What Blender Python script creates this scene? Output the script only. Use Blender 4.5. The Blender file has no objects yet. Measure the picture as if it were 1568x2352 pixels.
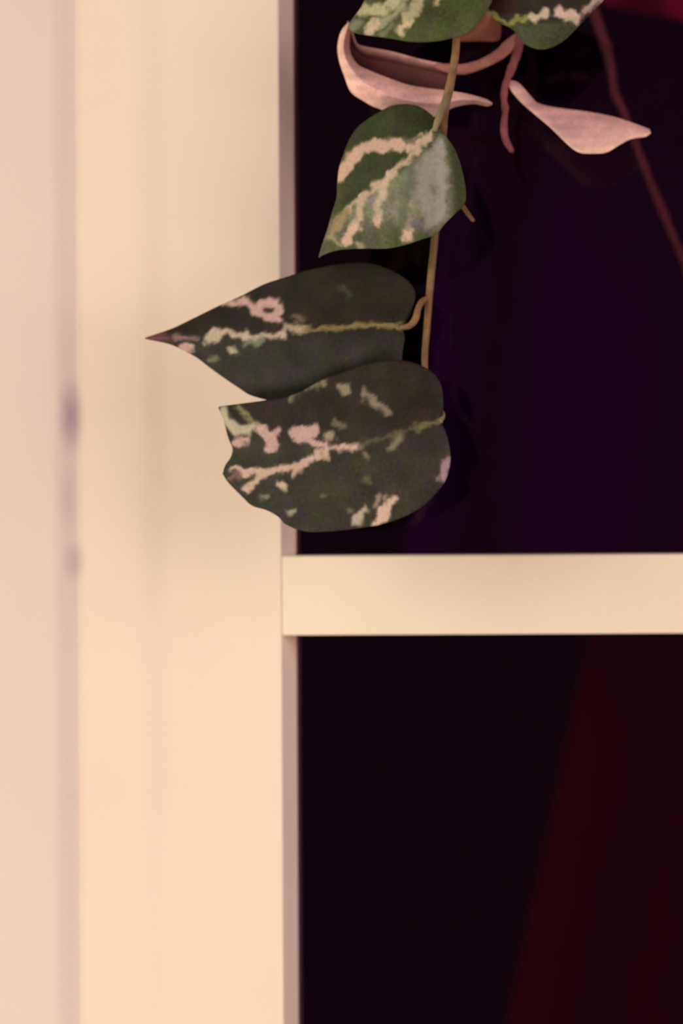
import bpy, bmesh, math, random
from mathutils import Vector, noise
from mathutils.geometry import intersect_point_line

# ---------------------------------------------------------------- camera
S = 0.0002            # metres per photograph pixel at the window plane (y = 0)
D = 1.2               # camera distance
CX = 0.15             # camera stands to the right of the picture centre
ROLL = math.radians(-0.3)
scene = bpy.context.scene
cd = bpy.data.cameras.new('camera'); cam = bpy.data.objects.new('camera', cd)
scene.collection.objects.link(cam); scene.camera = cam
cd.sensor_fit = 'VERTICAL'; cd.sensor_height = 24
cd.lens = 24 * D / (2352 * S)
cd.shift_x = -CX / (2352 * S)
cam.location = (CX, -D, 0)
cam.rotation_euler = (math.radians(90), ROLL, 0)
from mathutils import Matrix
cam.rotation_euler = (Matrix.Rotation(math.radians(90), 3, 'X') @ Matrix.Rotation(ROLL, 3, 'Z')).to_euler()
cd.clip_start = 0.02
cd.dof.use_dof = True
cd.dof.focus_distance = 1.075
cd.dof.aperture_fstop = 4.0

# ---------------------------------------------------------------- world, lights, exposure
w = bpy.data.worlds.new('world'); scene.world = w; w.use_nodes = True
bg = w.node_tree.nodes['Background']
bg.inputs[0].default_value = (0.74, 0.24, 0.50, 1); bg.inputs[1].default_value = 0.13

def area(name, loc, target, size, power, col):
    l = bpy.data.lights.new(name, 'AREA'); l.shape = 'SQUARE'; l.size = size
    l.energy = power; l.color = col
    o = bpy.data.objects.new(name, l); scene.collection.objects.link(o)
    o.location = loc
    o.rotation_euler = (Vector(target) - Vector(loc)).to_track_quat('-Z', 'Y').to_euler()
    return o
area('daylight', (-1.9, -1.7, 1.0), (-0.05, 0, 0), 2.0, 46, (0.95, 0.965, 0.89))
area('low_fill', (-0.9, -1.3, -1.3), (-0.10, 0, -0.30), 1.2, 28, (1.0, 0.91, 0.82))  # added warm fill from below, brightens the lower frame
area('right_fill', (1.9, -1.5, 0.5), (0, 0, 0), 1.8, 34, (1.0, 0.88, 1.0))  # added fill lamp on the right, lifts the dark reveal
vs = scene.view_settings
vs.view_transform = 'Standard'; vs.look = 'None'; vs.gamma = 1; vs.use_curve_mapping = False
vs.exposure = 0.0

# ---------------------------------------------------------------- helpers
def at(px, py, y=0.0):
    """photograph pixel -> world point on the plane at depth y"""
    ix = (px - 784) * S - CX; iy = (1176 - py) * S
    k = (D + y) / D
    c, s = math.cos(ROLL), math.sin(ROLL)
    return Vector((CX + (ix * c - iy * s) * k, y, (ix * s + iy * c) * k))

def lin(c):
    return tuple(((v / 255) / 12.92 if v / 255 <= 0.04045 else ((v / 255 + 0.055) / 1.055) ** 2.4) for v in c)

def link(o, parent=None):
    scene.collection.objects.link(o)
    if parent: o.parent = parent
    return o

def obj(name, me, mat, parent=None):
    o = bpy.data.objects.new(name, me); me.materials.append(mat)
    return link(o, parent)

def empty(name, loc=(0, 0, 0)):
    o = bpy.data.objects.new(name, None); o.empty_display_size = 0.02
    link(o); o.location = loc
    return o

def tag(o, label=None, cat=None, kind=None, group=None):
    if label: o['label'] = label
    if cat: o['category'] = cat
    if kind: o['kind'] = kind
    if group: o['group'] = group
    return o

def to_local(me, origin):
    me.transform(Matrix.Translation(-Vector(origin)))

def box_mesh(x0, x1, y0, y1, z0, z1, bevel=0.0, seg=3):
    bm = bmesh.new(); bmesh.ops.create_cube(bm, size=1)
    for v in bm.verts:
        v.co = Vector(((x0 + x1) / 2 + v.co.x * (x1 - x0), (y0 + y1) / 2 + v.co.y * (y1 - y0), (z0 + z1) / 2 + v.co.z * (z1 - z0)))
    if bevel:
        bmesh.ops.bevel(bm, geom=list(bm.edges), offset=bevel, segments=seg, affect='EDGES', profile=0.5)
    me = bpy.data.meshes.new('m'); bm.to_mesh(me); bm.free()
    return me

def smooth(me, on=True):
    for p in me.polygons: p.use_smooth = on
    return me

def resample(pts, n):
    """Catmull-Rom through pts, n+1 samples evenly spaced by chord length"""
    P = [Vector(p) for p in pts]
    P = [P[0] * 2 - P[1]] + P + [P[-1] * 2 - P[-2]]
    dense = []
    for i in range(1, len(P) - 2):
        p0, p1, p2, p3 = P[i-1:i+3]
        for k in range(12):
            t = k / 12
            dense.append(0.5 * ((2*p1) + (p2-p0)*t + (2*p0-5*p1+4*p2-p3)*t*t + (3*p1-p0-3*p2+p3)*t**3))
    dense.append(P[-2])
    L = [0]
    for a, b in zip(dense, dense[1:]): L.append(L[-1] + (b - a).length)
    out = []; j = 0
    for i in range(n + 1):
        s = L[-1] * i / n
        while j < len(L) - 2 and L[j+1] < s: j += 1
        d = L[j+1] - L[j]
        t = 0 if d < 1e-12 else (s - L[j]) / d
        out.append(dense[j].lerp(dense[j+1], min(1, max(0, t))))
    return out

def tube(pts, radii, name, mat, parent, origin, sides=12, n=None, lumps=0.06, flat=1.0):
    """pts are (px, py, y); radii in pixels"""
    n = n or max(12, len(pts) * 8)
    P = resample([tuple(at(*p)) for p in pts], n)
    bm = bmesh.new(); rings = []
    for i, p in enumerate(P):
        t = i / n * (len(radii) - 1); k = min(int(t), len(radii) - 2)
        r = (radii[k] * (1 - (t - k)) + radii[k+1] * (t - k)) * S
        r *= 1 + lumps * noise.noise(Vector((i * 0.35, p.z * 40, 3.1)))
        d = (P[min(i+1, n)] - P[max(i-1, 0)]).normalized()
        a = d.cross(Vector((0, 1, 0))).normalized(); b = d.cross(a).normalized()
        rings.append([bm.verts.new(p + a * math.cos(2*math.pi*j/sides) * r + b * math.sin(2*math.pi*j/sides) * r * flat) for j in range(sides)])
    for A, B in zip(rings, rings[1:]):
        for j in range(sides):
            bm.faces.new((A[j], A[(j+1) % sides], B[(j+1) % sides], B[j]))
    for ring, end, s in ((rings[0], P[0], -1), (rings[-1], P[-1], 1)):
        c = bm.verts.new(end + (P[-1]-P[-2] if s > 0 else P[0]-P[1]).normalized() * (ring[0].co - end).length * 0.7)
        for j in range(sides): bm.faces.new((ring[j], ring[(j+1) % sides], c))
    bmesh.ops.recalc_face_normals(bm, faces=bm.faces)
    me = bpy.data.meshes.new(name); bm.to_mesh(me); bm.free()
    to_local(me, origin)
    return obj(name, smooth(me), mat, parent)

# ---------------------------------------------------------------- materials
def mat_new(name):
    m = bpy.data.materials.new(name); m.use_nodes = True
    return m, m.node_tree.nodes, m.node_tree.links, m.node_tree.nodes['Principled BSDF']

def noise_ramp(N, L, scale, stops, detail=5, coords='Object', vec_scale=None, distortion=0.0):
    tc = N.new('ShaderNodeTexCoord'); nz = N.new('ShaderNodeTexNoise')
    nz.inputs['Scale'].default_value = scale; nz.inputs['Detail'].default_value = detail
    nz.inputs['Distortion'].default_value = distortion
    if vec_scale:
        mp = N.new('ShaderNodeMapping'); mp.inputs['Scale'].default_value = vec_scale
        L.new(tc.outputs[coords], mp.inputs[0]); L.new(mp.outputs[0], nz.inputs[0])
    else: L.new(tc.outputs[coords], nz.inputs[0])
    r = N.new('ShaderNodeValToRGB'); L.new(nz.outputs[0], r.inputs[0])
    e = r.color_ramp.elements
    e[0].position = stops[0][0]; e[0].color = (*lin(stops[0][1]), 1)
    e[1].position = stops[-1][0]; e[1].color = (*lin(stops[-1][1]), 1)
    for p, c in stops[1:-1]:
        q = e.new(p); q.color = (*lin(c), 1)
    return nz, r

def bump(N, L, b, scale, strength, dist=0.0005, vec_scale=None):
    tc = N.new('ShaderNodeTexCoord'); nz = N.new('ShaderNodeTexNoise'); nz.inputs['Scale'].default_value = scale
    nz.inputs['Detail'].default_value = 4
    if vec_scale:
        mp = N.new('ShaderNodeMapping'); mp.inputs['Scale'].default_value = vec_scale
        L.new(tc.outputs['Object'], mp.inputs[0]); L.new(mp.outputs[0], nz.inputs[0])
    else: L.new(tc.outputs['Object'], nz.inputs[0])
    bp = N.new('ShaderNodeBump'); bp.inputs['Strength'].default_value = strength; bp.inputs['Distance'].default_value = dist
    L.new(nz.outputs[0], bp.inputs['Height']); L.new(bp.outputs[0], b.inputs['Normal'])

def paint(name, a, b2, smudges=None):
    m, N, L, b = mat_new(name)
    nz, r = noise_ramp(N, L, 9, [(0.3, a), (0.7, b2)], detail=6)
    # fine speckle of old gloss paint
    tc = N.new('ShaderNodeTexCoord'); n2 = N.new('ShaderNodeTexNoise'); n2.inputs['Scale'].default_value = 900; n2.inputs['Detail'].default_value = 2
    L.new(tc.outputs['Object'], n2.inputs[0])
    mx = N.new('ShaderNodeMix'); mx.data_type = 'RGBA'; mx.blend_type = 'MULTIPLY'; mx.inputs[0].default_value = 0.10
    L.new(r.outputs[0], mx.inputs[6]); L.new(n2.outputs[0], mx.inputs[7])
    out = mx.outputs[2]
    # soft purplish smudges blended into the paint along the frame joint
    for (px, py, rx, rz, k) in (smudges or []):
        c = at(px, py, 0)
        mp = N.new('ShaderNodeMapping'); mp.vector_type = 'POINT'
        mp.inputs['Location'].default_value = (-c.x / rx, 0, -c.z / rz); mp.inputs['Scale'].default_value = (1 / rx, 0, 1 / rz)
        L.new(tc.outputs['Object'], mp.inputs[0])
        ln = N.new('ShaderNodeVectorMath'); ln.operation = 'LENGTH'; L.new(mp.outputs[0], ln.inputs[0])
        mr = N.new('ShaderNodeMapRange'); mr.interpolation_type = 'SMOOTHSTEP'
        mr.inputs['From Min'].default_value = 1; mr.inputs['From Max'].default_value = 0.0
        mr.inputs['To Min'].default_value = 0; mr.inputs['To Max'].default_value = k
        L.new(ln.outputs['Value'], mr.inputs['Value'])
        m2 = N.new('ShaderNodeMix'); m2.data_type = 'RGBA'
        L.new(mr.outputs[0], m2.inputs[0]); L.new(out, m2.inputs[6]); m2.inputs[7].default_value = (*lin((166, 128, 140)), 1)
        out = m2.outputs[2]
    L.new(out, b.inputs['Base Color'])
    b.inputs['Roughness'].default_value = 0.6; b.inputs['Specular IOR Level'].default_value = 0.25
    bump(N, L, b, 60, 0.15, 0.0004, (1, 1, 0.3))
    return m

def plain(name, a, b2, scale=30, rough=0.8, bumpy=0.2, vec=None, spec=0.2):
    m, N, L, b = mat_new(name)
    nz, r = noise_ramp(N, L, scale, [(0.35, a), (0.65, b2)], vec_scale=vec)
    L.new(r.outputs[0], b.inputs['Base Color']); b.inputs['Roughness'].default_value = rough
    b.inputs['Specular IOR Level'].default_value = spec
    bump(N, L, b, scale * 2, bumpy, 0.0006, vec)
    return m

def pigment_mat(name, rough, spec, translucent=0.0, bscale=500):
    m, N, L, b = mat_new(name)
    a = N.new('ShaderNodeAttribute'); a.attribute_name = 'pigment'
    tc = N.new('ShaderNodeTexCoord'); n2 = N.new('ShaderNodeTexNoise'); n2.inputs['Scale'].default_value = 700; n2.inputs['Detail'].default_value = 3
    L.new(tc.outputs['Object'], n2.inputs[0])
    mr = N.new('ShaderNodeMapRange'); mr.inputs['To Min'].default_value = 0.72; mr.inputs['To Max'].default_value = 1.28
    L.new(n2.outputs[0], mr.inputs['Value'])
    vm = N.new('ShaderNodeVectorMath'); vm.operation = 'SCALE'
    L.new(a.outputs['Color'], vm.inputs[0]); L.new(mr.outputs[0], vm.inputs['Scale'])
    L.new(vm.outputs[0], b.inputs['Base Color'])
    b.inputs['Roughness'].default_value = rough; b.inputs['Specular IOR Level'].default_value = spec
    bump(N, L, b, bscale, 0.25, 0.0003)
    return m

M = {}
SMUDGES = [(166, 955, 0.0075, 0.022, 0.75), (172, 1290, 0.007, 0.013, 0.40), (160, 1150, 0.006, 0.02, 0.2)]
M['frame'] = paint('cream_gloss_paint', (240, 214, 184), (246, 224, 190))
M['stile'] = paint('cream_stile_paint', (240, 214, 184), (246, 224, 190), SMUDGES)
M['casing'] = paint('pinkish_cream_paint', (228, 207, 184), (234, 213, 188), SMUDGES)
M['rail'] = paint('cream_rail_paint', (238, 215, 180), (244, 224, 190))
M['stucco'] = plain('pale_render', (214, 188, 168), (228, 204, 180), 40, 0.9, 0.4)
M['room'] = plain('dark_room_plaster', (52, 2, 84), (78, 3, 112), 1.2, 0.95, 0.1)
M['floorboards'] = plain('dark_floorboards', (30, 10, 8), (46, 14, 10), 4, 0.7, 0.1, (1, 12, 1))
M['red_cloth'] = plain('deep_red_cloth', (168, 6, 2), (188, 9, 3), 60, 0.9, 0.3)
M['purple_cloth'] = plain('dark_purple_cloth', (80, 4, 108), (94, 7, 124), 60, 0.9, 0.3)
M['wine_cloth'] = plain('wine_red_cloth', (206, 52, 88), (226, 60, 100), 60, 0.9, 0.3)
M['leaf'] = pigment_mat('variegated_leaf', 0.55, 0.14)
M['dry'] = pigment_mat('withered_leaf', 0.7, 0.2, bscale=300)
M['stem'] = plain('olive_tan_stem', (112, 102, 66), (140, 126, 86), 120, 0.5, 0.3)
M['stem_low'] = plain('ochre_stem', (112, 86, 50), (146, 108, 66), 120, 0.5, 0.3)
M['stem_dry'] = plain('dry_reddish_stem', (128, 66, 62), (160, 92, 84), 120, 0.7, 0.4)
M['stem_in'] = plain('indoor_brown_stem', (158, 112, 92), (176, 126, 100), 90, 0.7, 0.3)

def glass_mat():
    m = bpy.data.materials.new('dark_window_glass'); m.use_nodes = True
    N, L = m.node_tree.nodes, m.node_tree.links
    N.remove(N['Principled BSDF'])
    tr = N.new('ShaderNodeBsdfTransparent'); tr.inputs[0].default_value = (0.85, 0.70, 0.80, 1)
    gl = N.new('ShaderNodeBsdfGlossy'); gl.inputs['Roughness'].default_value = 0.03; gl.inputs[0].default_value = (0.9, 0.85, 0.9, 1)
    fr = N.new('ShaderNodeFresnel'); fr.inputs[0].default_value = 1.45
    mx = N.new('ShaderNodeMixShader')
    L.new(fr.outputs[0], mx.inputs[0]); L.new(tr.outputs[0], mx.inputs[1]); L.new(gl.outputs[0], mx.inputs[2])
    L.new(mx.outputs[0], N['Material Output'].inputs[0])
    return m
M['glass'] = glass_mat()

# ---------------------------------------------------------------- window, casing, walls
Xe = at(647, 1300).x                      # visible edge of the stile
ZT, ZB = 0.50, -0.50                      # sash opening, top and bottom
XR = 0.46                                 # right edge of the opening
zr1, zr0 = at(1000, 1275).z, at(1000, 1458).z
GY = 0.016                                # glass plane

def X(px): return (px - 784) * S + 0.0003

def profile_mesh(pts, z0, z1, nz=2):
    """closed profile (x, y) extruded along z"""
    bm = bmesh.new(); rings = []
    for k in range(nz + 1):
        z = z0 + (z1 - z0) * k / nz
        rings.append([bm.verts.new((x, y, z)) for x, y in pts])
    n = len(pts)
    for A, B in zip(rings, rings[1:]):
        for j in range(n): bm.faces.new((A[j], A[(j+1) % n], B[(j+1) % n], B[j]))
    bm.faces.new(rings[0]); bm.faces.new(rings[-1])
    bmesh.ops.recalc_face_normals(bm, faces=bm.faces)
    me = bpy.data.meshes.new('m'); bm.to_mesh(me); bm.free()
    return me

def sstep(t): t = max(0, min(1, t)); return t*t*(3-2*t)
def depth(px):       # stepped front of the frame
    return -0.0044 + 0.0032 * sstep((px - 122) / 72) + 0.0012 * sstep((px - 312) / 80)

def mirror(me):
    """the same moulding on the right-hand side of the opening"""
    m2 = me.copy(); c = (Xe + XR) / 2
    for v in m2.vertices: v.co.x = 2 * c - v.co.x
    m2.flip_normals()
    return m2

win = empty('window_1'); tag(win, 'cream-painted wooden window frame with a crossbar between two dark panes', kind='structure')
p = [(X(px), depth(px)) for px in range(178, 641, 6)]
p += [(Xe - 0.0008, 0.0000), (Xe - 0.0003, 0.0002), (Xe, 0.0008), (Xe + 0.0040, GY - 0.001), (Xe + 0.0043, GY), (Xe + 0.0043, 0.030), (X(178), 0.030)]
sm = profile_mesh(p, ZB - 0.06, ZT + 0.06)
for f in sm.polygons: f.use_smooth = abs(f.normal.z) < 0.5 and len(f.vertices) == 4
try: sm.set_sharp_from_angle(angle=math.radians(35))
except Exception: pass
st_r = mirror(sm)
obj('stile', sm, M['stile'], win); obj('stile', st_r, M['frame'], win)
rail = box_mesh(Xe - 0.0001, XR + 0.0001, 0.0003, 0.028, zr0, zr1, 0.0009)
obj('crossbar', smooth(rail), M['rail'], win)
obj('top_rail', smooth(box_mesh(Xe - 0.0001, XR + 0.0001, 0.0003, 0.028, ZT, ZT + 0.06, 0.0009)), M['rail'], win)
obj('bottom_rail', smooth(box_mesh(Xe - 0.0001, XR + 0.0001, 0.0003, 0.028, ZB - 0.06, ZB, 0.0009)), M['rail'], win)
obj('pane', box_mesh(Xe + 0.0035, XR - 0.0035, GY, GY + 0.003, zr1 - 0.001, ZT + 0.001), M['glass'], win)
obj('pane', box_mesh(Xe + 0.0035, XR - 0.0035, GY, GY + 0.003, ZB - 0.001, zr0 + 0.001), M['glass'], win)

# outer casing
p = [(X(-260), 0.030), (X(-260), -0.0035), (X(-257), -0.0044)] + [(X(px), depth(px)) for px in list(range(-240, 178, 6)) + [178]] + [(X(178) , 0.030)]
cm = profile_mesh(p, ZB - 0.06, ZT + 0.06)
for f in cm.polygons: f.use_smooth = len(f.vertices) == 4
try: cm.set_sharp_from_angle(angle=math.radians(35))
except Exception: pass
cr = mirror(cm)
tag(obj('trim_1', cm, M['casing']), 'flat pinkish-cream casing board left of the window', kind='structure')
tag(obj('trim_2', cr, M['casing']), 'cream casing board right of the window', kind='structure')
XL, XRR = X(-260), Xe + XR - X(-260)
tag(obj('trim_3', smooth(box_mesh(XL, XRR, -0.0078, 0.03, ZT + 0.06, ZT + 0.15, 0.001)), M['casing']), 'cream head board above the window', kind='structure')
tag(obj('trim_4', smooth(box_mesh(XL - 0.02, XRR + 0.02, -0.045, 0.03, ZB - 0.10, ZB - 0.06, 0.003)), M['casing']), 'cream sill board below the window', kind='structure')
# outer wall, in one piece around the opening
bm = bmesh.new()
def addbox(bm, x0, x1, y0, y1, z0, z1):
    r = bmesh.ops.create_cube(bm, size=1)
    for v in r['verts']:
        v.co = Vector(((x0+x1)/2 + v.co.x*(x1-x0), (y0+y1)/2 + v.co.y*(y1-y0), (z0+z1)/2 + v.co.z*(z1-z0)))
addbox(bm, -2.2, XL, 0.0, 0.12, -1.2, 1.5); addbox(bm, XRR, 2.6, 0.0, 0.12, -1.2, 1.5)
addbox(bm, XL, XRR, 0.0, 0.12, ZT + 0.15, 1.5); addbox(bm, XL, XRR, 0.0, 0.12, -1.2, ZB - 0.10)
me = bpy.data.meshes.new('wall'); bm.to_mesh(me); bm.free()
tag(obj('wall_front', me, M['stucco']), 'pale rendered outside wall around the window', kind='structure')
# the dark room behind the panes
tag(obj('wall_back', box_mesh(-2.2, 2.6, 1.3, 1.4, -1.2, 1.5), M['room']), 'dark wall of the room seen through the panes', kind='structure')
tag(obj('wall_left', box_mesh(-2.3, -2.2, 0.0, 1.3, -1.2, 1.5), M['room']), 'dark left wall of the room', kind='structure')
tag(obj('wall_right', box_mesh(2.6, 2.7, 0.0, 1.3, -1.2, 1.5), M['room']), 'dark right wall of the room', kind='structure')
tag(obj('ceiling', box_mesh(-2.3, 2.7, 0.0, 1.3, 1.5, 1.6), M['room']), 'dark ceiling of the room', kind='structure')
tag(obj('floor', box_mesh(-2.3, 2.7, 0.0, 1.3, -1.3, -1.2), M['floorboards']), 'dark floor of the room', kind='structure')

# ---------------------------------------------------------------- leaves
def seg_dist(p, a, b):
    ax, ay = a; bx, by = b; px, py = p
    dx, dy = bx - ax, by - ay; l2 = dx*dx + dy*dy
    t = 0 if l2 == 0 else max(0, min(1, ((px-ax)*dx + (py-ay)*dy) / l2))
    return math.hypot(px - ax - t*dx, py - ay - t*dy), t

def paint_at(px, py, base, strokes, seed, warp=1.0):
    n1 = noise.noise(Vector((px*0.045, py*0.045, seed))); n2 = noise.noise(Vector((px*0.045, py*0.045, seed+20)))
    n3 = noise.noise(Vector((px*0.13, py*0.13, seed+7)))
    n4 = noise.noise(Vector((px*0.11, py*0.11, seed+31))); n5 = noise.noise(Vector((px*0.11, py*0.11, seed+47)))
    n6 = noise.noise(Vector((px*0.28, py*0.28, seed+53)))
    qx, qy = px + (n1*10 + n4*4.5)*warp, py + (n2*10 + n5*4.5)*warp
    swell = 1 + 0.9 * noise.noise(Vector((px*0.035, py*0.035, seed+61))) + 0.2 * n6
    c = Vector(base(px, py)) if callable(base) else Vector(base)
    c = c * (1 + 0.22*noise.noise(Vector((px*0.02, py*0.02, seed+3))) + 0.16*n3 + 0.12*n6)
    m = noise.noise(Vector((px*0.03, py*0.03, seed+71)))          # faint violet and green mottling
    c = Vector((c.x * (1 + 0.10*m), c.y * (1 - 0.06*m), c.z * (1 + 0.40*max(m, -0.3))))
    for pts, r, col, soft in strokes:
        d = 1e9; rr = r * max(0.35, swell)
        for i in range(len(pts) - 1 if len(pts) > 1 else 1):
            a = pts[i]; b = pts[min(i+1, len(pts)-1)]
            if min(a[0], b[0]) - 60 - r > px or max(a[0], b[0]) + 60 + r < px: continue
            e, t = seg_dist((qx, qy), a, b)
            if e < d: d = e
        k = 1 - sstep((d - rr + soft/2) / (soft * 1.5))
        if k > 0: c = c.lerp(Vector(col), k * 0.95)
    return c

def grid_leaf(name, rails, ys, mat, parent, origin, base, strokes, seed, nu=110, nv=18, warp=1.0,
              curl=None, thick=0.00035, vein=0.0, colfun=None):
    """rails: pixel polylines from base to tip across the blade; ys: depth of each rail at base..tip"""
    samp = [resample([(p[0], p[1], 0) for p in r], nu) for r in rails]
    dep = [resample([(k, y, 0) for k, y in enumerate(yy)], nu) if len(yy) > 1 else None for yy in ys]
    m = (len(rails) - 1) * nv
    verts = []; cols = []
    for i in range(nu + 1):
        u = i / nu
        for j in range(m + 1):
            v = j / nv; k = min(int(v), len(rails) - 2); f = v - k
            a, b = samp[k][i], samp[k+1][i]
            ya = dep[k][i].y if dep[k] else ys[k][0]; yb = dep[k+1][i].y if dep[k+1] else ys[k+1][0]
            q = a.lerp(b, f); y = ya + (yb - ya) * f
            if curl: y += curl(u, v)
            if vein:
                w_ = abs(v - (len(rails)-1)/2)          # side veins running out from the midrib
                y += vein * math.sin((u * 11 + w_ * 1.6) * 2 * math.pi) * min(1, w_ * 2) * (1 - u*0.6)
            y += 0.0006 * noise.noise(Vector((q.x*0.012, q.y*0.012, seed)))
            verts.append(at(q.x, q.y, y) - origin)
            c = colfun(u, v, q) if colfun else paint_at(q.x, q.y, base, strokes, seed, warp)
            cols.append(c)
    W = m + 1
    faces = [(i*W+j, (i+1)*W+j, (i+1)*W+j+1, i*W+j+1) for i in range(nu) for j in range(m)]
    me = bpy.data.meshes.new(name); me.from_pydata([tuple(v) for v in verts], [], faces)
    ca = me.color_attributes.new('pigment', 'FLOAT_COLOR', 'POINT')
    for i, c in enumerate(cols): ca.data[i].color = (*lin([max(0, min(255, x)) for x in c]), 1)
    me.validate()
    o = obj(name, smooth(me), mat, parent)
    so = o.modifiers.new('thickness', 'SOLIDIFY'); so.thickness = thick; so.offset = 1
    return o

def midway(a, b, bulge=0.0):
    """a rail half-way between two others"""
    n = 24
    A = resample([(p[0], p[1], 0) for p in a], n); B = resample([(p[0], p[1], 0) for p in b], n)
    return [((A[i].x + B[i].x) / 2, (A[i].y + B[i].y) / 2) for i in range(n + 1)]

def leaf(name, base_pt, upper, mid, lower, tip, y0, y1, parent, origin, base, strokes, seed, cup=0.006, droop=0.004, up=1.0, lo=1.0, nu=130, warp=1.0, tilt=0.0, vein=0.00007, label=None):
    U = [base_pt] + upper + [tip]; Mi = [base_pt] + mid + [tip]; Lw = [base_pt] + lower + [tip]
    rails = [U, Mi, Lw]
    ys = [[y0, (y0+y1)/2, y1]] * 3
    def curl(u, v):
        s = v - 1                                   # -1 upper edge .. 1 lower edge
        env = math.sin(math.pi * min(1, u * 0.92 + 0.08)) ** 0.6
        c = cup * (abs(s) ** 1.4) * env * (up if s < 0 else lo) + tilt * s * env
        return c - droop * math.sin(math.pi * u)
    o = grid_leaf(name, rails, ys, M['leaf'], parent, origin, base, strokes, seed, nu=nu, nv=34, warp=warp, curl=curl, vein=vein)
    if label: o['label'] = label
    return o

CREAM = (206, 170, 140); PINK = (196, 160, 142); GREY = (140, 138, 116); OLIVE = (128, 112, 66); PALE = (176, 168, 130); DIM = (112, 106, 78)

origin = at(1048, 60, -0.065)
vine = empty('hanging_vine', origin)
tag(vine, 'variegated green and cream trailing vine hanging in front of the upper pane', 'vine')

tube([(1085, -130, -0.050), (1062, -20, -0.052), (1050, 60, -0.058), (1046, 120, -0.062), (1039, 165, -0.064), (1029, 215, -0.064), (1019, 255, -0.062), (1014, 300, -0.058), (1008, 400, -0.052),
      (1002, 500, -0.050), (997, 560, -0.052), (988, 650, -0.054), (981, 740, -0.055), (975, 836, -0.055), (985, 900, -0.054)],
     [10, 9, 9, 8, 8.5, 10, 12, 11, 9, 8, 8, 8, 7.5, 7, 6], 'stem', M['stem_low'], vine, origin, n=140)
# petioles
tube([(1026, 222, -0.068), (1014, 255, -0.071), (1004, 280, -0.0715), (998, 300, -0.071)], [7, 9, 8, 6], 'petiole', M['stem'], vine, origin)
tube([(983, 683, -0.055), (968, 694, -0.058), (959, 712, -0.0605), (954, 732, -0.061), (940, 748, -0.0615), (915, 753, -0.061)], [5, 7, 7, 8, 7, 5], 'petiole', M['stem_low'], vine, origin)
tube([(983, 895, -0.054), (1000, 930, -0.058), (1016, 952, -0.064), (1011, 968, -0.0685)], [6, 6, 6, 5], 'petiole', M['stem'], vine, origin)
tube([(1056, 20, -0.056), (1085, -25, -0.060), (1106, -52, -0.064)], [7, 6, 5], 'petiole', M['stem'], vine, origin)
tube([(1058, 10, -0.055), (1090, 0, -0.058), (1112, 14, -0.060), (1128, 30, -0.060)], [8, 8, 9, 8], 'petiole', M['stem'], vine, origin)
tube([(1050, 455, -0.050), (1064, 476, -0.052), (1075, 492, -0.054), (1087, 507, -0.054)], [5, 5, 5, 4], 'aerial_root', M['stem_low'], vine, origin)

# middle heart-shaped leaf
def base3(px, py):
    a = Vector((54, 60, 28)); g = Vector((138, 135, 110))
    # pale sheen painted right of the midrib, dark green rim at the far right
    d = ((px - 968) * 0.574 + (py - 332) * 0.819)     # distance below midrib, leaning
    rim = 1052 - px + max(0, 430 - py) * -0.15
    k = sstep((d - 8) / 26) * sstep((rim + 2) / 26) * (0.95 - 0.55 * sstep((py - 485) / 60)) * (0.8 + 0.25 * noise.noise(Vector((px*0.05, py*0.012, 5))))
    return a.lerp(g, k)
strokes3 = [
    ([(966, 318), (937, 345)], 8, CREAM, 6), ([(965, 319), (950, 322), (915, 325)], 4, DIM, 6),
    ([(915, 334), (868, 334), (836, 343), (811, 360), (796, 384), (783, 408)], 12, CREAM, 7),
    ([(996, 300), (962, 342), (936, 368), (893, 404), (858, 433), (836, 452), (800, 480)], 6, (190, 165, 130), 6),
    ([(893, 404), (880, 440), (872, 462)], 8, (196, 172, 140), 8), ([(872, 470), (868, 506)], 6, (180, 165, 130), 7),
    ([(866, 505), (866, 520)], 5, CREAM, 6), ([(828, 470), (826, 500), (806, 530)], 8, (186, 164, 128), 8),
    ([(812, 525), (795, 552)], 9, CREAM, 7), ([(935, 530), (939, 552)], 8, CREAM, 7), ([(936, 495), (936, 520)], 5, (160, 145, 115), 8),
    ([(800, 482), (775, 515), (760, 545)], 5, (150, 130, 90), 7), ([(778, 560), (765, 545)], 5, (150, 140, 100), 7),
    ([(820, 562), (830, 570)], 6, (150, 140, 100), 8), ([(1008, 330), (1015, 420), (1008, 500)], 9, (150, 146, 128), 16),
    ([(950, 380), (930, 470), (925, 510)], 7, (98, 104, 76), 14), ([(985, 360), (975, 440), (985, 500)], 14, (140, 136, 116), 18),  # broad grey strokes belong to the painted sheen
]
leaf('leaf', (1000, 294),
     [(995, 272), (981, 257), (957, 244), (928, 240), (898, 244), (871, 258), (842, 276), (820, 295), (804, 319), (791, 351), (780, 386), (776, 424), (774, 456), (764, 488), (754, 525), (742, 560)],
     [(968, 332), (936, 365), (893, 402), (839, 448), (795, 486), (764, 532)],
     [(1012, 296), (1028, 318), (1043, 340), (1054, 367), (1062, 394), (1068, 424), (1070, 456), (1062, 475), (1043, 493), (1021, 515), (1000, 539), (968, 550), (930, 563), (887, 571), (834, 571), (788, 573), (756, 580)],
     (733, 591), -0.070, -0.066, vine, origin, base3, strokes3, 1.0, cup=0.005, up=1.6, lo=0.4, tilt=-0.004,
     label='heart-shaped leaf with cream streaks and a pale sheen painted on its right half')

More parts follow.
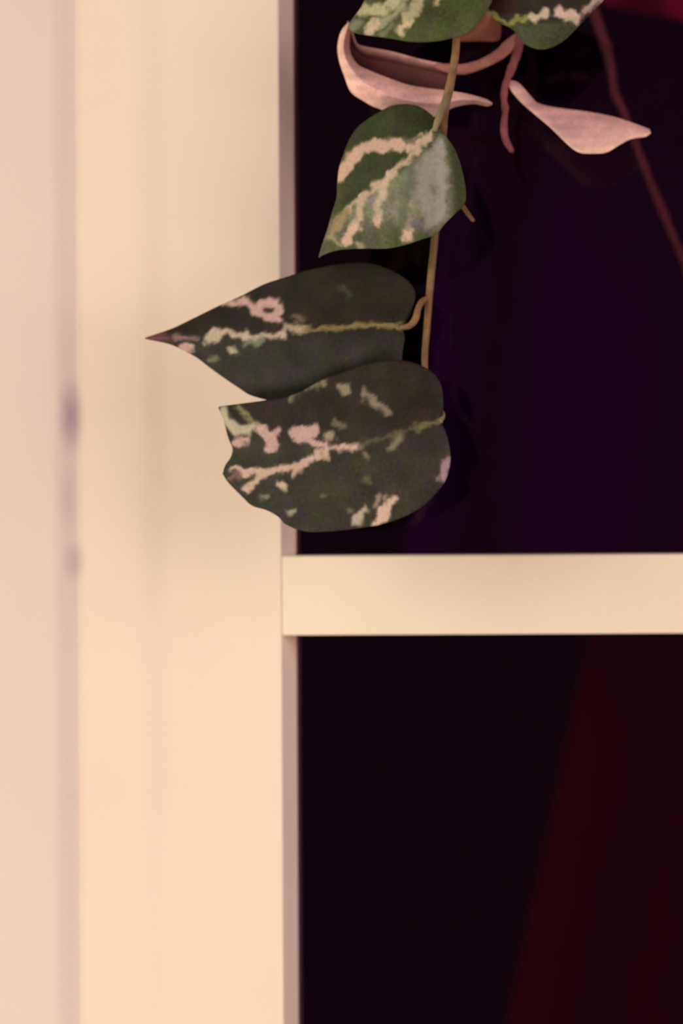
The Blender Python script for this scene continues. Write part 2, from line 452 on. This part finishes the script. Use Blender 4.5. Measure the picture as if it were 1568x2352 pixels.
# long leaf pointing left across the frame
def base4(px, py):
    mid = 756 + (600 - px) * 0.02
    return Vector((40, 35, 22)).lerp(Vector((48, 46, 36)), sstep((py - mid) / 30))
strokes4 = [
    ([(524, 697), (560, 694)], 8, PINK, 6), ([(566, 694), (590, 715), (612, 722), (645, 740)], 9, PINK, 6), ([(604, 700), (630, 700), (640, 712)], 9, PINK, 6),
    ([(655, 752), (700, 756)], 6, (176, 156, 118), 8), ([(940, 752), (885, 748), (836, 745), (785, 752), (700, 757)], 5, OLIVE, 6),
    ([(650, 765), (575, 777), (548, 768), (489, 764)], 6, (190, 170, 140), 7), ([(489, 766), (478, 785)], 7, PINK, 7), ([(490, 770), (475, 782)], 6, PALE, 7),
    ([(455, 778), (400, 775)], 3.5, (130, 104, 88), 6),
    ([(442, 794), (415, 800)], 6, PINK, 6), ([(535, 804), (538, 808)], 7, PALE, 7), ([(489, 826), (498, 820)], 5, (110, 116, 80), 7),
    ([(560, 790), (600, 780)], 4, (110, 116, 90), 8), ([(675, 728), (690, 732)], 5, (104, 92, 66), 8), ([(620, 690), (636, 690)], 4, PINK, 5),
    ([(785, 662), (800, 680)], 5, (60, 66, 40), 10), ([(375, 774), (336, 777)], 12, (110, 66, 66), 16),
]
leaf('leaf', (922, 754),
     [(938, 728), (948, 704), (953, 672), (933, 642), (887, 616), (836, 603), (774, 608), (708, 621), (657, 637), (606, 654), (555, 680), (504, 703), (453, 728), (402, 753), (361, 768)],
     [(887, 749), (836, 746), (785, 754), (723, 759), (657, 758), (586, 768), (524, 765), (479, 765), (402, 774)],
     [(928, 776), (924, 805), (918, 845), (890, 876), (850, 905), (790, 925), (720, 932), (660, 929), (616, 919), (575, 907), (545, 888), (514, 867), (479, 841), (453, 821), (422, 804), (392, 790), (358, 782)],
     (334, 777), -0.062, -0.052, vine, origin, base4, strokes4, 2.0, cup=0.006, nu=170,
     label='long dark leaf pointing left over the frame, blotched pinkish cream near its tip')

# lowest leaf, torn at its left end
def base5(px, py):
    return Vector((44, 38, 27)).lerp(Vector((54, 51, 38)), sstep((py - 960) / 80))
strokes5 = [
    ([(512, 948), (522, 965), (540, 988), (567, 988), (588, 975)], 10, (186, 176, 140), 9), ([(545, 935), (565, 955), (595, 975)], 4, (130, 128, 80), 8),
    ([(540, 1015), (566, 1012)], 7, PINK, 6), ([(606, 990), (616, 1006), (630, 1022)], 13, PINK, 7), ([(640, 990), (630, 996)], 8, PINK, 6),
    ([(672, 992), (700, 988), (722, 992)], 11, PINK, 6), ([(690, 1004), (745, 1020)], 9, PINK, 6), ([(751, 1000), (762, 1003)], 7, (160, 140, 112), 8), ([(745, 1018), (748, 1028)], 7, PINK, 6),
    ([(826, 1022), (790, 1028), (750, 1036), (704, 1060), (682, 1072), (640, 1080), (590, 1086), (529, 1078)], 6, (200, 168, 144), 6),
    ([(595, 1088), (586, 1104), (570, 1122)], 8, (196, 168, 140), 7), ([(682, 1074), (676, 1088)], 7, (190, 160, 130), 7), ([(740, 1045), (752, 1050)], 5, (180, 150, 120), 7),
    ([(545, 1093), (530, 1098)], 6, (120, 90, 74), 8), ([(643, 1115), (648, 1112)], 7, (196, 172, 140), 7), ([(669, 1176), (674, 1178)], 5, (150, 146, 110), 7),
    ([(606, 1140), (612, 1138)], 6, (120, 120, 96), 8), ([(745, 1138), (746, 1136)], 4, DIM, 6), ([(839, 1040), (842, 1052)], 5, (124, 118, 84), 8),
    ([(918, 1000), (904, 1024)], 6, (130, 124, 92), 8), ([(840, 1100), (845, 1102)], 6, (96, 88, 58), 9), ([(1027, 1060), (1016, 1100)], 9, (160, 130, 132), 8),
    ([(898, 1148), (885, 1180), (868, 1203)], 10, (214, 182, 154), 7), ([(874, 1140), (862, 1160)], 5, (150, 130, 104), 8), ([(836, 1172), (818, 1196)], 7, (180, 170, 140), 7),
    ([(798, 1168), (802, 1170)], 5, DIM, 8), ([(672, 910), (700, 890)], 6, (128, 120, 90), 7), ([(742, 878), (750, 880)], 7, (132, 122, 92), 7), ([(715, 888), (724, 886)], 6, DIM, 7),
    ([(780, 888), (798, 893)], 7, (140, 130, 98), 7), ([(840, 902), (858, 922), (890, 948)], 7, (132, 122, 94), 8), ([(1012, 968), (985, 972), (955, 984)], 5, (104, 102, 64), 8),
    ([(955, 984), (900, 1000), (826, 1022)], 3, (88, 84, 58), 8), ([(765, 970), (790, 980)], 4, DIM, 8),
]
leaf('leaf', (1010, 968),
     [(1016, 945), (1017, 915), (1009, 876), (979, 846), (922, 828), (860, 832), (800, 850), (740, 872), (680, 905), (613, 919), (556, 927), (510, 933), (502, 936), (507, 945), (514, 965), (525, 1004), (535, 1029), (531, 1050), (518, 1069)],
     [(957, 981), (900, 1000), (824, 1027), (751, 1048), (690, 1069), (632, 1080), (582, 1084), (540, 1084)],
     [(1021, 990), (1030, 1019), (1034, 1057), (1026, 1096), (1007, 1126), (977, 1157), (938, 1182), (881, 1203), (843, 1210), (785, 1218), (728, 1222), (690, 1218), (655, 1203), (640, 1187), (613, 1172), (579, 1161), (556, 1140), (525, 1108)],
     (512, 1088), -0.069, -0.062, vine, origin, base5, strokes5, 3.0, cup=0.005, nu=180,
     label='lowest broad dark leaf, blotched cream and torn at its left end')

# two leaves cut by the top of the picture
strokes1 = [
    ([(828, 28), (850, 24), (878, 22), (905, 8), (930, -8)], 9, (178, 170, 124), 10), ([(850, 70), (862, 52)], 10, (198, 178, 140), 9), ([(878, 50), (905, 35), (925, 15)], 6, (150, 152, 112), 9),
    ([(918, 68), (934, 50)], 8, (204, 180, 140), 7), ([(936, 38), (958, 18), (962, -4)], 9, (168, 160, 118), 9), ([(1004, 6), (1010, -12)], 5, (180, 160, 110), 7),
    ([(806, 58), (830, 50)], 7, (120, 122, 90), 10), ([(900, 60), (880, 78)], 5, (110, 116, 76), 9), ([(1100, -70), (1000, -40), (900, 0)], 5, PALE, 7), ([(990, -40), (1010, -60)], 8, CREAM, 8),
]
leaf('leaf', (1106, -55),
     [(1090, -100), (1040, -130), (980, -125), (930, -100), (885, -60), (850, -20), (828, 20), (810, 44)],
     [(1040, -40), (970, -14), (910, 14), (850, 42)],
     [(1128, -30), (1130, 0), (1116, 26), (1098, 52), (1066, 80), (1029, 90), (990, 96), (944, 96), (907, 90), (867, 84), (825, 78), (806, 70)],
     (799, 62), -0.074, -0.068, vine, origin, (68, 74, 36), strokes1, 4.0, cup=0.005, nu=110,
     label='green leaf at the top edge with pale yellowish streaks, left of the stem')
def base2(px, py):
    a = Vector((46, 40, 30)).lerp(Vector((64, 70, 40)), sstep((py - 40) / 20))
    return a.lerp(Vector((52, 26, 22)), sstep((1195 - px) / 30) * sstep((38 - py) / 14))
strokes2 = [
    ([(1120, 22), (1139, 43), (1162, 53), (1190, 47), (1225, 38)], 5, (134, 134, 66), 6), ([(1226, 40), (1255, 28)], 7, (196, 174, 140), 7),
    ([(1278, 34), (1309, 30), (1326, 36)], 9, (210, 180, 154), 7), ([(1300, 46), (1318, 42)], 5, PALE, 7), ([(1340, 26), (1360, 12), (1380, -4)], 6, (180, 150, 130), 7),
    ([(1300, -20), (1340, -40)], 7, PALE, 8),
]
leaf('leaf', (1124, 26),
     [(1120, -10), (1140, -60), (1190, -85), (1250, -88), (1310, -75), (1360, -50), (1392, -30)],
     [(1139, 42), (1162, 53), (1190, 46), (1225, 37), (1255, 28), (1290, 31), (1325, 30), (1356, 15), (1385, -8)],
     [(1140, 50), (1168, 62), (1186, 78), (1202, 100), (1234, 113), (1264, 110), (1294, 94), (1321, 68), (1348, 40), (1376, 12)],
     (1408, -28), -0.064, -0.058, vine, origin, base2, strokes2, 5.0, cup=0.004, nu=110,
     label='dark leaf at the top edge right of the stem, with a pale blotched midrib')

# ---------------------------------------------------------------- withered shoot behind
o2 = at(1190, 80, -0.035)
dry = empty('withered_shoot', o2)
tag(dry, 'withered pinkish-brown shoot with curled dry leaves behind the green vine', 'dried plant')
tube([(1150, -120, -0.034), (1178, -40, -0.036), (1192, 40, -0.037), (1193, 87, -0.037), (1186, 125, -0.036), (1173, 161, -0.035), (1161, 194, -0.035), (1157, 224, -0.036), (1160, 254, -0.036), (1157, 285, -0.036), (1160, 318, -0.036), (1175, 347, -0.036)],
     [8, 8, 8, 8, 9, 10, 9, 8, 7, 8, 6], 'stem', M['stem_dry'], dry, o2, n=100, lumps=0.3)

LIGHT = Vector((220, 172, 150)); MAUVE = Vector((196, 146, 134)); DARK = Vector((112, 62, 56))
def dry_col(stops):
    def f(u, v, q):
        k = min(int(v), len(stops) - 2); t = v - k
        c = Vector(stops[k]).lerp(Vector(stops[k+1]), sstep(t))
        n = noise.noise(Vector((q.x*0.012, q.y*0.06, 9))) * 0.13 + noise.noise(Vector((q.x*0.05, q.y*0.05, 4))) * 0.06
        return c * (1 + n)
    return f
# curled trough-shaped leaf: outer wall
front_top = [(806, 60), (803, 90), (805, 122), (822, 148), (850, 162), (890, 178), (944, 196), (1020, 207), (1066, 214), (1112, 226), (1130, 236)]
fold = [(800, 50), (783, 72), (775, 104), (778, 138), (791, 177), (806, 212), (836, 233), (867, 249), (930, 266), (990, 270), (1020, 258), (1045, 246), (1085, 239), (1118, 244), (1130, 240)]
mid_f = midway(front_top, fold)
grid_leaf('dry_leaf', [front_top, mid_f, fold], [[-0.042, -0.046, -0.044], [-0.046, -0.051, -0.046], [-0.042, -0.044, -0.044]], M['dry'], dry, o2, None, None, 6.0,
          nu=110, nv=14, colfun=dry_col([(206, 154, 134), (222, 172, 154), (236, 188, 162)]), thick=0.0006)['label'] = 'outer wall of the curled pinkish leaf'
# its inner wall with the rim, hollow shade painted into the brown
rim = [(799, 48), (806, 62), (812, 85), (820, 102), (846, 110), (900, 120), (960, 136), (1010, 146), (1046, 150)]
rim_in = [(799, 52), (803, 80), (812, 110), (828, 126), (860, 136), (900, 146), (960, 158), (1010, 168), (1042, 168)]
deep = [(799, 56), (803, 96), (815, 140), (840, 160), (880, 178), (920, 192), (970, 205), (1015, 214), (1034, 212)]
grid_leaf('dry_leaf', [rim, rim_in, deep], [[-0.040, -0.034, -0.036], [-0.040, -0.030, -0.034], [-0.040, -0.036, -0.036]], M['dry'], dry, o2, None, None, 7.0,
          nu=100, nv=14, colfun=dry_col([(226, 170, 148), (112, 64, 58), (74, 36, 36)]), thick=0.0006)['label'] = 'brown inner wall of the curled leaf with painted hollow shade, and its pale rim'
tube([(1190, 84, -0.037), (1172, 100, -0.037), (1150, 122, -0.037), (1112, 144, -0.037), (1070, 158, -0.037), (1036, 158, -0.036), (1000, 152, -0.035)], [10, 14, 12, 11, 12, 12, 6], 'petiole',
     plain('dry_petiole', (176, 110, 92), (200, 136, 116), 120, 0.7, 0.3), dry, o2, flat=0.5)
# hanging folded dry leaf at the right
top2 = [(1166, 184), (1190, 190), (1219, 221), (1236, 237), (1279, 247), (1354, 257), (1413, 269), (1458, 284), (1492, 297)]
low2 = [(1168, 198), (1178, 214), (1200, 237), (1232, 263), (1267, 293), (1309, 334), (1333, 349), (1365, 351), (1393, 348), (1422, 331), (1449, 317), (1480, 312), (1493, 303)]
mid2 = midway(top2, low2)
grid_leaf('dry_leaf', [top2, mid2, low2], [[-0.035, -0.030, -0.034], [-0.035, -0.037, -0.036], [-0.035, -0.044, -0.038]], M['dry'], dry, o2, None, None, 8.0,
          nu=110, nv=16, colfun=dry_col([(206, 152, 136), (220, 170, 154), (238, 190, 162)]), thick=0.0006)['label'] = 'folded pale pink leaf hanging at the right'
# small brown piece near the top
grid_leaf('dry_leaf', [[(1050, 88), (1080, 62), (1108, 30), (1120, 8)], [(1056, 92), (1095, 76), (1122, 52), (1130, 20)], [(1060, 96), (1100, 95), (1146, 92), (1150, 50), (1138, 20)]],
          [[-0.034, -0.036], [-0.036, -0.038], [-0.034, -0.036]], M['dry'], dry, o2, None, None, 9.0, nu=30, nv=10,
          colfun=dry_col([(120, 66, 46), (150, 92, 66), (128, 74, 56)]), thick=0.0006)['label'] = 'small brown withered leaf between the two top leaves'

# ---------------------------------------------------------------- stem behind the glass
o3 = at(1400, 0, 0.11)
inn = empty('indoor_stem', o3)
tag(inn, 'thin blurred brown stem behind the glass at the upper right', 'plant stem')
tube([(1330, -160, 0.11), (1352, -60, 0.11), (1362, 20, 0.11), (1380, 75, 0.11), (1395, 119, 0.11), (1404, 164, 0.11), (1412, 215, 0.11), (1437, 269, 0.11), (1467, 352, 0.115), (1490, 412, 0.115), (1518, 478, 0.115), (1542, 537, 0.115), (1568, 597, 0.115), (1600, 690, 0.115), (1640, 830, 0.115)],
     [14, 15, 15, 14, 13, 11, 10, 10, 11, 12, 12, 11, 10, 9, 8], 'stem', M['stem_in'], inn, o3, n=120, lumps=0.25)

# ---------------------------------------------------------------- red cloths in the room
def cloth(name, x0, x1, y, z0, z1, folds, amp, mat, label, cat, slope=0.0, skew=0.0, lean=0.0, n=160, m=20):
    vs_, fs = [], []
    for i in range(n + 1):
        u = i / n; x = x0 + (x1 - x0) * u
        for j in range(m + 1):
            t = j / m; zb = z0 + slope * (x - x0)
            z = z1 + (zb - z1) * t
            yy = y + skew * (u - 0.5) + amp * (0.5 + 0.5*t) * math.sin(u * folds * 2 * math.pi + 0.6 * math.sin(t * 2))
            vs_.append((x + lean * (1 - u) * (z1 - z), yy, z))
    for i in range(n):
        for j in range(m):
            a = i*(m+1)+j; fs.append((a, a+m+1, a+m+2, a+1))
    me = bpy.data.meshes.new(name); me.from_pydata(vs_, [], fs)
    o = obj(name, smooth(me), mat); so = o.modifiers.new('t', 'SOLIDIFY'); so.thickness = 0.002
    return tag(o, label, cat)
cloth('curtain', 0.10, 1.00, 0.66, -1.19, -0.05, 7, 0.022, M['red_cloth'], 'deep red curtain in the dark behind the lower pane', 'curtain', skew=-0.10, lean=-0.22)
cloth('curtain', 0.10, 0.90, 0.52, -0.06, 1.3, 7, 0.022, M['purple_cloth'], 'very dark purple curtain behind the upper pane', 'curtain', skew=-0.15, lean=-0.10)
va, vb = at(1385, 0, 0.30), at(1568, 58, 0.30)
vsl = (vb.z - va.z) / (vb.x - va.x)
cloth('valance', va.x - 0.09, va.x + 0.40, 0.30, va.z - vsl * 0.09, 0.62, 6, 0.012, M['wine_cloth'], 'wine-red cloth valance behind the glass at the upper right corner', 'valance', slope=vsl)
